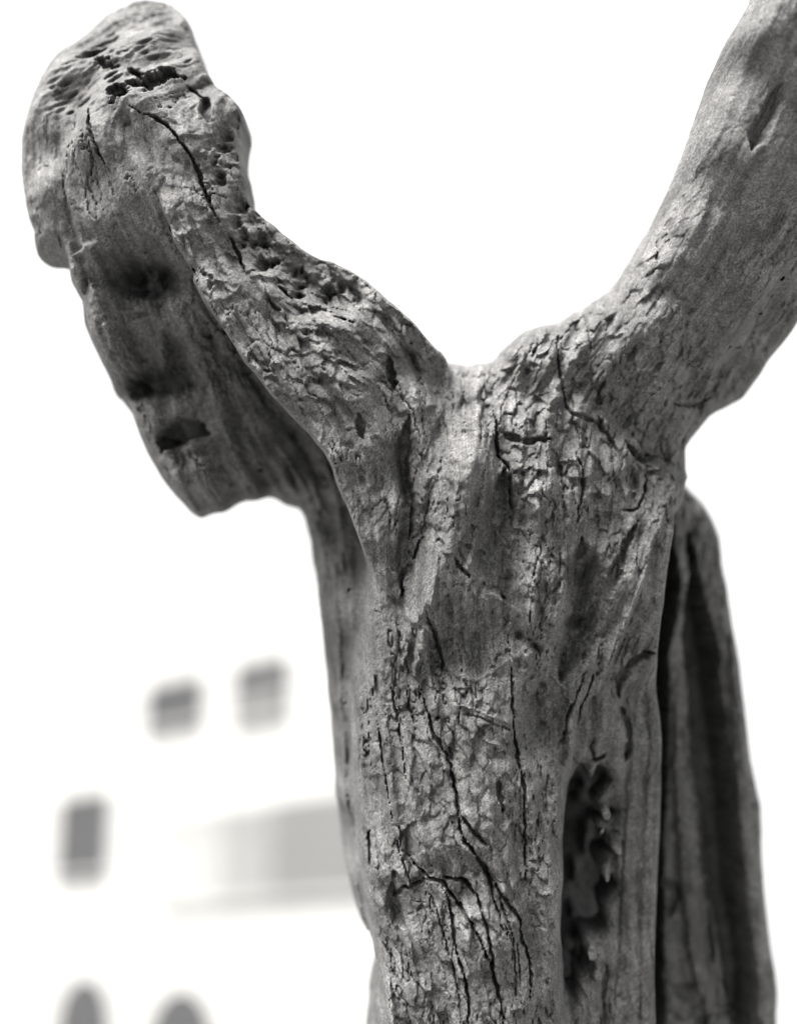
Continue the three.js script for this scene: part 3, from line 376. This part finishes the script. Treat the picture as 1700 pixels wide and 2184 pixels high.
// arm
for (const [p, w, d, o] of [
  [[[1190, 700], [1188, 760], [1196, 830], [1213, 882], [1267, 900], [1307, 948], [1324, 980]], [4, 6, 8, 10, 8, 8, 6], 14], [[[1337, 942], [1352, 962], [1380, 975], [1410, 972]], [6, 14, 18, 10], 20], [[[1382, 1005], [1410, 1000], [1440, 989]], [5, 9, 6], 16], [[[1320, 1089], [1345, 1090], [1363, 1080], [1382, 1042], [1384, 1006]], [5, 9, 9, 8, 6], 18],
  [[[1205, 777], [1225, 778], [1245, 777]], 5, 12], [[[1295, 712], [1310, 722], [1325, 715]], 5, 10], [[[1140, 838], [1165, 870]], 6, 12], [[[1130, 770], [1150, 785]], 5, 9], [[[1240, 870], [1260, 830], [1285, 790]], 4, 7], [[[1360, 805], [1400, 800], [1440, 812]], [3, 6, 4], 10], [[[1330, 800], [1360, 830], [1420, 838]], 5, -4], [[[1440, 855], [1490, 858], [1540, 840]], [4, 8, 5], 12], [[[1460, 760], [1500, 790], [1530, 795]], [5, 8, 6], 10], [[[1475, 780], [1520, 790], [1545, 785]], 5, 8], [[[1520, 690], [1560, 712]], 5, 8], [[[1580, 620], [1610, 630], [1640, 620]], 5, 8],
  [[[1658, 190], [1640, 235], [1622, 275], [1604, 318]], [18, 26, 30, 26], 22, { soft: 0.8, rough: 0.5 }], [[[1440, 455], [1436, 480], [1434, 505]], [10, 12, 8], 10, { soft: 0.7 }], [[[1418, 480], [1414, 520], [1410, 550]], 4, 10], [[[1420, 440], [1400, 480], [1372, 530]], 5, 6], [[[1270, 620], [1268, 680], [1272, 740]], 3, 8], [[[1455, 350], [1457, 370]], 8, 10], [[[1500, 600], [1530, 598], [1550, 588]], 4, -4], [[[1385, 620], [1420, 618]], 4, -3],
  [[[1700, 560], [1660, 650], [1610, 720], [1560, 790]], [30, 46, 54, 30], 12, { soft: 0.8, rough: 0.5 }], [[[1345, 830], [1320, 790], [1322, 760]], 4, 7], [[[1215, 820], [1250, 815]], 6, 8],
]) stroke(p, p[0][1] < 400 ? 0.085 : p[0][1] < 660 ? 0.0 : ARM, w, d, { soft: 0.4, rough: 0.7, ...o });
pit(1352, 1022, -0.06, 17, 24, 0, 20);
// rear slab: long flutes
for (const [p, w, d, o] of [
  [[[1430, 1120], [1420, 1250], [1402, 1400], [1406, 1606], [1400, 1773], [1396, 1982], [1396, 2200], [1398, 2400]], [40, 46, 36, 38, 36, 36, 36, 36], 95], [[[1470, 1140], [1480, 1280], [1495, 1400], [1512, 1564], [1533, 1731], [1546, 1898], [1566, 2024], [1583, 2160], [1590, 2400]], [36, 60, 70, 74, 74, 70, 66, 68, 68], 120], [[[1440, 1500], [1450, 1690], [1464, 1815], [1473, 1982], [1490, 2120]], [16, 24, 36, 34, 26], -10], [[[1470, 1560], [1490, 1750], [1505, 1900], [1520, 2050]], [10, 14, 14, 14], 16], [[[1410, 1880], [1440, 1900], [1425, 1960]], [16, 26, 16], 22], [[[1430, 2100], [1480, 2130], [1500, 2200]], [30, 40, 30], 20],
  [[[1560, 1360], [1575, 1600], [1590, 1800], [1606, 2000], [1620, 2200]], [22, 26, 34, 34, 30], -8],
]) stroke(p, BACK, w, d, { soft: 0.45, rough: 0.6, ...o });
for (const [p, w, d] of [[[[1330, 1450], [1338, 1600], [1330, 1800], [1320, 2000], [1300, 2184]], 10, 5], [[[1372, 1450], [1378, 1650], [1368, 1900], [1362, 2184]], 10, 5], [[[1306, 2060], [1300, 2130], [1298, 2200]], 8, -7], [[[1290, 2050], [1284, 2120], [1282, 2200]], 10, 12], [[[1314, 1480], [1310, 1440], [1345, 1395], [1385, 1385]], [12, 14, 14, 10], 20], [[[1318, 1500], [1335, 1560], [1330, 1620]], [16, 14, 10], 18], [[[1255, 1560], [1258, 1610], [1285, 1600]], [6, 10, 8], 16]]) stroke(p, STRIP, w, d, { soft: 0.6, rough: 0.8 });
for (const [x, y, a, b, m] of [[1258, 1688, 10, 11, -80], [1282, 1757, 12, 13, -85], [1229, 1956, 9, 14, -75], [1240, 2000, 8, 15, -75], [1246, 1720, 18, 9, -50], [1262, 1810, 12, 34, -50], [1236, 1880, 9, 22, -45]]) pit(x, y, -0.3, a, b, 0, m, { edge: 0.8, rough: 0.5 });
// left slab: shallow flutes
for (const [p, w, d] of [[[[735, 1180], [742, 1300], [738, 1450], [744, 1600], [752, 1750]], [18, 26, 26, 24, 18], 7], [[[690, 1250], [706, 1400], [716, 1550], [728, 1700]], 16, 4], [[[712, 1200], [722, 1350], [728, 1500], [738, 1650]], 12, -6]]) stroke(p, -0.24, w, d, { soft: 0.8, rough: 0.5 });
console.log('detail done');

// the relief without its fine part, for faces that turn away
const DL = new Float32Array(DX * DY);
{ const r = 7, tmp = new Float32Array(DX * DY);
  for (let j = 0; j < DY; j++) { let s = 0; for (let i = -r; i < DX; i++) { if (i + r < DX) s += D[j * DX + i + r]; if (i - r - 1 >= 0) s -= D[j * DX + i - r - 1]; if (i >= 0) tmp[j * DX + i] = s / (2 * r + 1); } }
  for (let i = 0; i < DX; i++) { let s = 0; for (let j = -r; j < DY; j++) { if (j + r < DY) s += tmp[(j + r) * DX + i]; if (j - r - 1 >= 0) s -= tmp[(j - r - 1) * DX + i]; if (j >= 0) DL[j * DX + i] = Math.max(-0.012, s / (2 * r + 1)); } } }
// --- the field: rounded masses joined softly, minus the relief
function sampleM(m, x, y) {
  const u = Math.min(MX - 1.001, Math.max(0, (x - XA) / MS)), v = Math.min(MY - 1.001, Math.max(0, (y - YA) / MS)), i = u | 0, j = v | 0, a = u - i, b = v - j, o = j * MX + i;
  return (m[o] * (1 - a) + m[o + 1] * a) * (1 - b) + (m[o + MX] * (1 - a) + m[o + MX + 1] * a) * b;
}
const H = 0.0017, NX = Math.ceil((XB - XA) / H), NY = Math.ceil((YB - YA) / H), NZ = Math.ceil((ZB - ZA) / H), BL = 12;
function one(m, sd, zf, z) {
  const q = Math.max(0, m.R + sd) / m.R, w = Math.abs(z - zf + m.T) / m.T, p = m.p;
  if (p === 2) { const g = Math.sqrt(q * q + w * w), n = Math.sqrt(q * q / (m.R * m.R) + w * w / (m.T * m.T)); return n < 1e-6 ? -m.R : (g - 1) * g / n; }
  const qa = q * q * q, wa = w * w * w, g = Math.sqrt(Math.sqrt(qa * q + wa * w)), n = Math.sqrt(qa * qa / (m.R * m.R) + wa * wa / (m.T * m.T));
  return n < 1e-9 ? -m.R : (g - 1) * g * g * g / n;
}
const NM = masses.length, fs = new Float64Array(NM);
function facing(m, sd, zf, z) { const q = Math.pow(Math.max(0, m.R + sd) / m.R, m.p - 1) / m.R, v = (z - zf + m.T) / m.T, w = Math.sign(v) * Math.pow(Math.abs(v), m.p - 1) / m.T; return w / (Math.hypot(q, w) + 1e-9); }
function join(list, n) { let f = fs[list[0]]; for (let a = 1; a < n; a++) { const v = fs[list[a]], k = masses[list[a]].k, h = Math.max(0, k - Math.abs(f - v)) / k; f = Math.min(f, v) - h * h * k * 0.25; } return f; }
// cut planes of the box where the figure runs on (foot, arm out of view)
const box = (x, y) => Math.max(YA + 0.006 - y, y - YB + 0.006, x - XB + 0.006);
const nbx = Math.ceil(NX / BL), nby = Math.ceil(NY / BL), nbz = Math.ceil(NZ / BL);
const dmin = new Float32Array(nbx * nby).fill(1), dmax = new Float32Array(nbx * nby).fill(-1);
for (let j = 0; j < DY; j++) for (let i = 0; i < DX; i++) {
  const b = Math.min(nby - 1, Math.floor(j * DS / H / BL)) * nbx + Math.min(nbx - 1, Math.floor(i * DS / H / BL)), d = D[j * DX + i], e = DL[j * DX + i];
  dmin[b] = Math.min(dmin[b], d, e); dmax[b] = Math.max(dmax[b], d, e);
}
const NS = (NX + 1) * (NY + 1), all = [...masses.keys()], HD = BL * H * 0.87 * 1.7;
let F0 = new Float32Array(NS), F1 = new Float32Array(NS), I0 = new Int32Array(NS).fill(-1), I1 = new Int32Array(NS).fill(-1);
const pos = [], quads = [], W1 = NX + 1;
const near = []; // active blocks of a layer: [bi, bj, masses]
function layer(bk) {
  const list = [];
  if (bk < 0 || bk >= nbz) return list;
  for (let bj = 0; bj < nby; bj++) for (let bi = 0; bi < nbx; bi++) {
    const x = XA + (bi + 0.5) * BL * H, y = YA + (bj + 0.5) * BL * H, z = ZA + (bk + 0.5) * BL * H; let lo = 1e9;
    for (let m = 0; m < NM; m++) { const M = masses[m]; fs[m] = one(M, sampleM(M.sd, x, y), sampleM(M.zf, x, y), z); lo = Math.min(lo, fs[m]); }
    const f = join(all, NM), b = bj * nbx + bi;
    const bd = box(x, y);
    if (f - dmax[b] - 0.003 > HD || (f - dmin[b] < -HD && bd < -HD) || bd > HD) continue;
    list.push({ bi, bj, ms: all.filter((m) => fs[m] < lo + 0.075) });
  }
  return list;
}
function fill(F, k, lists) {
  const z = ZA + k * H, done = new Set();
  for (const list of lists) for (const { bi, bj, ms } of list) {
    const key = bj * nbx + bi; if (done.has(key) && ms.length < NM) { /* the second layer refines the shared slice the same way */ }
    done.add(key);
    for (let j = bj * BL; j <= Math.min(NY, (bj + 1) * BL); j++) for (let i = bi * BL; i <= Math.min(NX, (bi + 1) * BL); i++) {
      const x = XA + i * H, y = YA + j * H;
      const u = (x - XA) / MS, v = (y - YA) / MS, mi = u | 0, mj = v | 0, a = u - mi, b = v - mj, o = mj * MX + mi, w00 = (1 - a) * (1 - b), w10 = a * (1 - b), w01 = (1 - a) * b, w11 = a * b;
      let lo = 1e9, nz = 0;
      for (let t = 0; t < ms.length; t++) { const M = masses[ms[t]], s = M.sd, q = M.zf, S_ = s[o] * w00 + s[o + 1] * w10 + s[o + MX] * w01 + s[o + MX + 1] * w11, Q_ = q[o] * w00 + q[o + 1] * w10 + q[o + MX] * w01 + q[o + MX + 1] * w11, f = one(M, S_, Q_, z); fs[ms[t]] = f; if (f < lo) { lo = f; nz = facing(M, S_, Q_, z); } }
      const du = (x - XA) / DS, dv = (y - YA) / DS, di = du | 0, dj = dv | 0, c = du - di, e = dv - dj, p = dj * DX + di;
      const d1 = (D[p] * (1 - c) + D[p + 1] * c) * (1 - e) + (D[p + DX] * (1 - c) + D[p + DX + 1] * c) * e, d0 = DL[p] * 0.4, wn = smooth(0.2, 0.6, nz), d = d0 + (d1 - d0) * wn;
      F[j * W1 + i] = Math.max(join(ms, ms.length) - d, box(x, y));
    }
  }
}
const CO = [[0, 0, 0], [1, 0, 0], [0, 1, 0], [1, 1, 0], [0, 0, 1], [1, 0, 1], [0, 1, 1], [1, 1, 1]], ED = [[0, 1], [2, 3], [4, 5], [6, 7], [0, 2], [1, 3], [4, 6], [5, 7], [0, 4], [1, 5], [2, 6], [3, 7]], val = new Float64Array(8);
let below = [], here = layer(0);
fill(F0, 0, [here]);
for (let k = 0; k < NZ; k++) {
  const bk = Math.floor(k / BL); if (k % BL === 0 && k > 0) { here = layer(bk); fill(F0, k, [here]); }
  fill(F1, k + 1, [here]);
  I1.fill(-1);
  for (const { bi, bj } of here) for (let j = bj * BL; j < Math.min(NY, (bj + 1) * BL); j++) for (let i = bi * BL; i < Math.min(NX, (bi + 1) * BL); i++) {
    const o = j * W1 + i; let mask = 0;
    val[0] = F0[o]; val[1] = F0[o + 1]; val[2] = F0[o + W1]; val[3] = F0[o + W1 + 1]; val[4] = F1[o]; val[5] = F1[o + 1]; val[6] = F1[o + W1]; val[7] = F1[o + W1 + 1];
    for (let c = 0; c < 8; c++) if (val[c] < 0) mask |= 1 << c;
    if (mask === 0 || mask === 255) continue;
    let sx = 0, sy = 0, sz = 0, n = 0;
    for (let e = 0; e < 12; e++) {
      const a = ED[e][0], b = ED[e][1]; if ((val[a] < 0) === (val[b] < 0)) continue;
      const t = val[a] / (val[a] - val[b]), A = CO[a], B = CO[b]; sx += A[0] + (B[0] - A[0]) * t; sy += A[1] + (B[1] - A[1]) * t; sz += A[2] + (B[2] - A[2]) * t; n++;
    }
    const id = pos.length / 3; I1[o] = id;
    pos.push(XA + (i + sx / n) * H, YA + (j + sy / n) * H, ZA + (k + sz / n) * H);
    // quads round the three edges that start at corner 0
    const s0 = mask & 1;
    if (((mask >> 1) & 1) !== s0 && j > 0 && k > 0) { const a = I1[o - W1], b = I0[o - W1], c = I0[o]; if (a >= 0 && b >= 0 && c >= 0) s0 ? quads.push(id, a, b, c) : quads.push(id, c, b, a); }
    if (((mask >> 2) & 1) !== s0 && i > 0 && k > 0) { const a = I0[o], b = I0[o - 1], c = I1[o - 1]; if (a >= 0 && b >= 0 && c >= 0) s0 ? quads.push(id, a, b, c) : quads.push(id, c, b, a); }
    if (((mask >> 4) & 1) !== s0 && i > 0 && j > 0) { const a = I1[o - 1], b = I1[o - 1 - W1], c = I1[o - W1]; if (a >= 0 && b >= 0 && c >= 0) s0 ? quads.push(id, a, b, c) : quads.push(id, c, b, a); }
  }
  [F0, F1] = [F1, F0]; [I0, I1] = [I1, I0];
}
const NV = pos.length / 3;
console.log('vertices', NV, 'quads', quads.length / 4);

// --- normals, tone and the owning mass of every vertex
const nor = new Float32Array(NV * 3), own = new Uint8Array(NV), tone = new Float32Array(NV);
let tri = new Uint32Array(quads.length / 4 * 6);
for (let q = 0, t = 0; q < quads.length; q += 4) {
  const [a, b, c, d] = [quads[q], quads[q + 1], quads[q + 2], quads[q + 3]];
  tri[t++] = a; tri[t++] = b; tri[t++] = c; tri[t++] = a; tri[t++] = c; tri[t++] = d;
}
for (let t = 0; t < tri.length; t += 3) {
  const a = tri[t] * 3, b = tri[t + 1] * 3, c = tri[t + 2] * 3, ux = pos[b] - pos[a], uy = pos[b + 1] - pos[a + 1], uz = pos[b + 2] - pos[a + 2], vx = pos[c] - pos[a], vy = pos[c + 1] - pos[a + 1], vz = pos[c + 2] - pos[a + 2];
  const x = uy * vz - uz * vy, y = uz * vx - ux * vz, z = ux * vy - uy * vx;
  for (const o of [a, b, c]) { nor[o] += x; nor[o + 1] += y; nor[o + 2] += z; }
}
// thin out what faces backwards or lies deep behind other wood: vertices of a coarse cell become one
{
  const GS = 0.004, gx = Math.ceil((XB - XA) / GS) + 1, gy = Math.ceil((YB - YA) / GS) + 1, zm = new Float32Array(gx * gy).fill(-9), er = new Float32Array(gx * gy), r = 7;
  for (let v = 0; v < NV; v++) { const o = Math.floor((pos[v * 3 + 1] - YA) / GS) * gx + Math.floor((pos[v * 3] - XA) / GS); if (pos[v * 3 + 2] > zm[o]) zm[o] = pos[v * 3 + 2]; }
  for (let j = 0; j < gy; j++) for (let i = 0; i < gx; i++) { let m = 9; for (let b = -r; b <= r; b += 1) for (let a = -r; a <= r; a += 1) { const J = j + b, I = i + a; m = Math.min(m, J < 0 || I < 0 || J >= gy || I >= gx ? -9 : zm[J * gx + I]); } er[j * gx + i] = m; }
  const cells = new Map(), rep = new Uint32Array(NV), CS = 0.006;
  for (let v = 0; v < NV; v++) {
    const x = pos[v * 3], y = pos[v * 3 + 1], z = pos[v * 3 + 2], l = Math.hypot(nor[v * 3], nor[v * 3 + 1], nor[v * 3 + 2]) || 1;
    const hid = z < er[Math.floor((y - YA) / GS) * gx + Math.floor((x - XA) / GS)] - 0.05 || y < -0.735 || x > 0.6;
    rep[v] = v; if (nor[v * 3 + 2] / l > 0.02 && !hid) continue;
    const key = (Math.floor((x - XA) / CS) * 400 + Math.floor((y - YA) / CS)) * 400 + Math.floor((z - ZA) / CS), c = cells.get(key);
    if (c === undefined) cells.set(key, v); else rep[v] = c;
  }
  let n = 0; for (let t = 0; t < tri.length; t += 3) { const a = rep[tri[t]], b = rep[tri[t + 1]], c = rep[tri[t + 2]]; if (a === b || b === c || a === c) continue; tri[n++] = a; tri[n++] = b; tri[n++] = c; }
  tri = tri.slice(0, n); console.log('triangles', n / 3);
}
const SCULPT = [0, 1, 2, 3, 4, 4, 4, 4];                             // mass -> part
for (let v = 0; v < NV; v++) {
  const x = pos[v * 3], y = pos[v * 3 + 1], z = pos[v * 3 + 2]; let lo = 1e9, m = 0;
  for (let t = 0; t < NM; t++) { const M = masses[t], f = one(M, sampleM(M.sd, x, y), sampleM(M.zf, x, y), z); if (f < lo) { lo = f; m = t; } }
  own[v] = SCULPT[m];
  const du = (x - XA) / DS, dv = (y - YA) / DS, p = Math.round(dv) * DX + Math.round(du);
  tone[v] = Math.max(0.18, C[p]) * (1 + 0.12 * vnoise(z * 160 + 9, (x + y) * 160, 81)) * (0.78 + 0.44 * hash(v, 3, 9));
  const l = Math.hypot(nor[v * 3], nor[v * 3 + 1], nor[v * 3 + 2]) || 1; nor[v * 3] /= l; nor[v * 3 + 1] /= l; nor[v * 3 + 2] /= l;
}
// from the figure's plane to the world: it leans over the viewer
const centre = new THREE.Vector3(0, EYE + DIST * Math.sin(PITCH), -DIST * Math.cos(PITCH)), rot = new THREE.Matrix4().makeRotationX(PITCH);
const foot = new THREE.Vector3(0.09, 0, centre.z - 0.32);
const wood = new THREE.MeshStandardMaterial({ vertexColors: true, roughness: 0.85 });
const sculpture = new THREE.Group(); sculpture.name = 'wooden_sculpture'; sculpture.position.copy(foot); scene.add(sculpture);
tag(sculpture, 'weathered carved wooden figure with bowed head, cracked torso and one raised arm', 'sculpture');
const BASE = 0.06, cp = Math.cos(PITCH), sp = Math.sin(PITCH);
['torso', 'neck', 'head', 'raised_arm', 'cloak'].forEach((name, part) => {
  const map = new Int32Array(NV).fill(-1), P = [], N = [], Cc = [], idx = [];
  for (let t = 0; t < tri.length; t += 3) {
    if (own[tri[t]] !== part) continue;
    for (let e = 0; e < 3; e++) {
      const v = tri[t + e];
      if (map[v] < 0) {
        map[v] = P.length / 3; const o = v * 3, y = pos[o + 1], z = pos[o + 2];
        P.push(pos[o] + centre.x - foot.x, y * cp - z * sp + centre.y - foot.y, y * sp + z * cp + centre.z - foot.z);
        N.push(nor[o], nor[o + 1] * cp - nor[o + 2] * sp, nor[o + 1] * sp + nor[o + 2] * cp);
        const c = BASE * tone[v]; Cc.push(c, c * 0.985, c * 0.985);
      }
      idx.push(map[v]);
    }
  }
  const g = new THREE.BufferGeometry();
  g.setAttribute('position', new THREE.Float32BufferAttribute(P, 3)); g.setAttribute('normal', new THREE.Float32BufferAttribute(N, 3)); g.setAttribute('color', new THREE.Float32BufferAttribute(Cc, 3)); g.setIndex(idx);
  const m = new THREE.Mesh(g, wood); m.name = name; sculpture.add(m);
});
// the trunk below the carved figure, down to the ground
{
  const nu = 96, nv = 80, P = [], Cc = [], idx = [], y0 = 0, y1 = 1.62;
  for (let j = 0; j <= nv; j++) for (let i = 0; i < nu; i++) {
    const t = j / nv, a = i / nu * Math.PI * 2, y = y0 + (y1 - y0) * t, flare = 1 + 0.35 * (1 - t) ** 3, r = 1 + 0.05 * Math.sin(a * 5 + t * 2) + 0.04 * fbm(a * 3, y * 3, 7) + 0.02 * vnoise(Math.cos(a) * 9 + 30, Math.sin(a) * 9 + y * 2, 8);
    const cx = 0.09 + 0.0 * t, cz = -0.0 - 0.2 * t + 0.02;
    P.push(cx - 0.09 + Math.cos(a) * 0.2 * flare * r, y, cz + 0.08 + Math.sin(a) * 0.15 * flare * r);
    const c = BASE * (1 + 0.3 * fbm(a * 8, y * 4, 11)); Cc.push(c, c * 0.985, c * 0.985);
  }
  for (let j = 0; j < nv; j++) for (let i = 0; i < nu; i++) { const a = j * nu + i, b = j * nu + (i + 1) % nu; idx.push(a, a + nu, b, b, a + nu, b + nu); }
  const ct = P.length / 3; P.push(0, y1, -0.1); Cc.push(BASE, BASE, BASE); for (let i = 0; i < nu; i++) idx.push(nv * nu + i, ct, nv * nu + (i + 1) % nu);
  const g = new THREE.BufferGeometry(); g.setAttribute('position', new THREE.Float32BufferAttribute(P, 3)); g.setAttribute('color', new THREE.Float32BufferAttribute(Cc, 3)); g.setIndex(idx); g.computeVertexNormals();
  const m = new THREE.Mesh(g, wood); m.name = 'trunk'; sculpture.add(m);
}
shadowed(sculpture);

renderer.render(scene, camera);
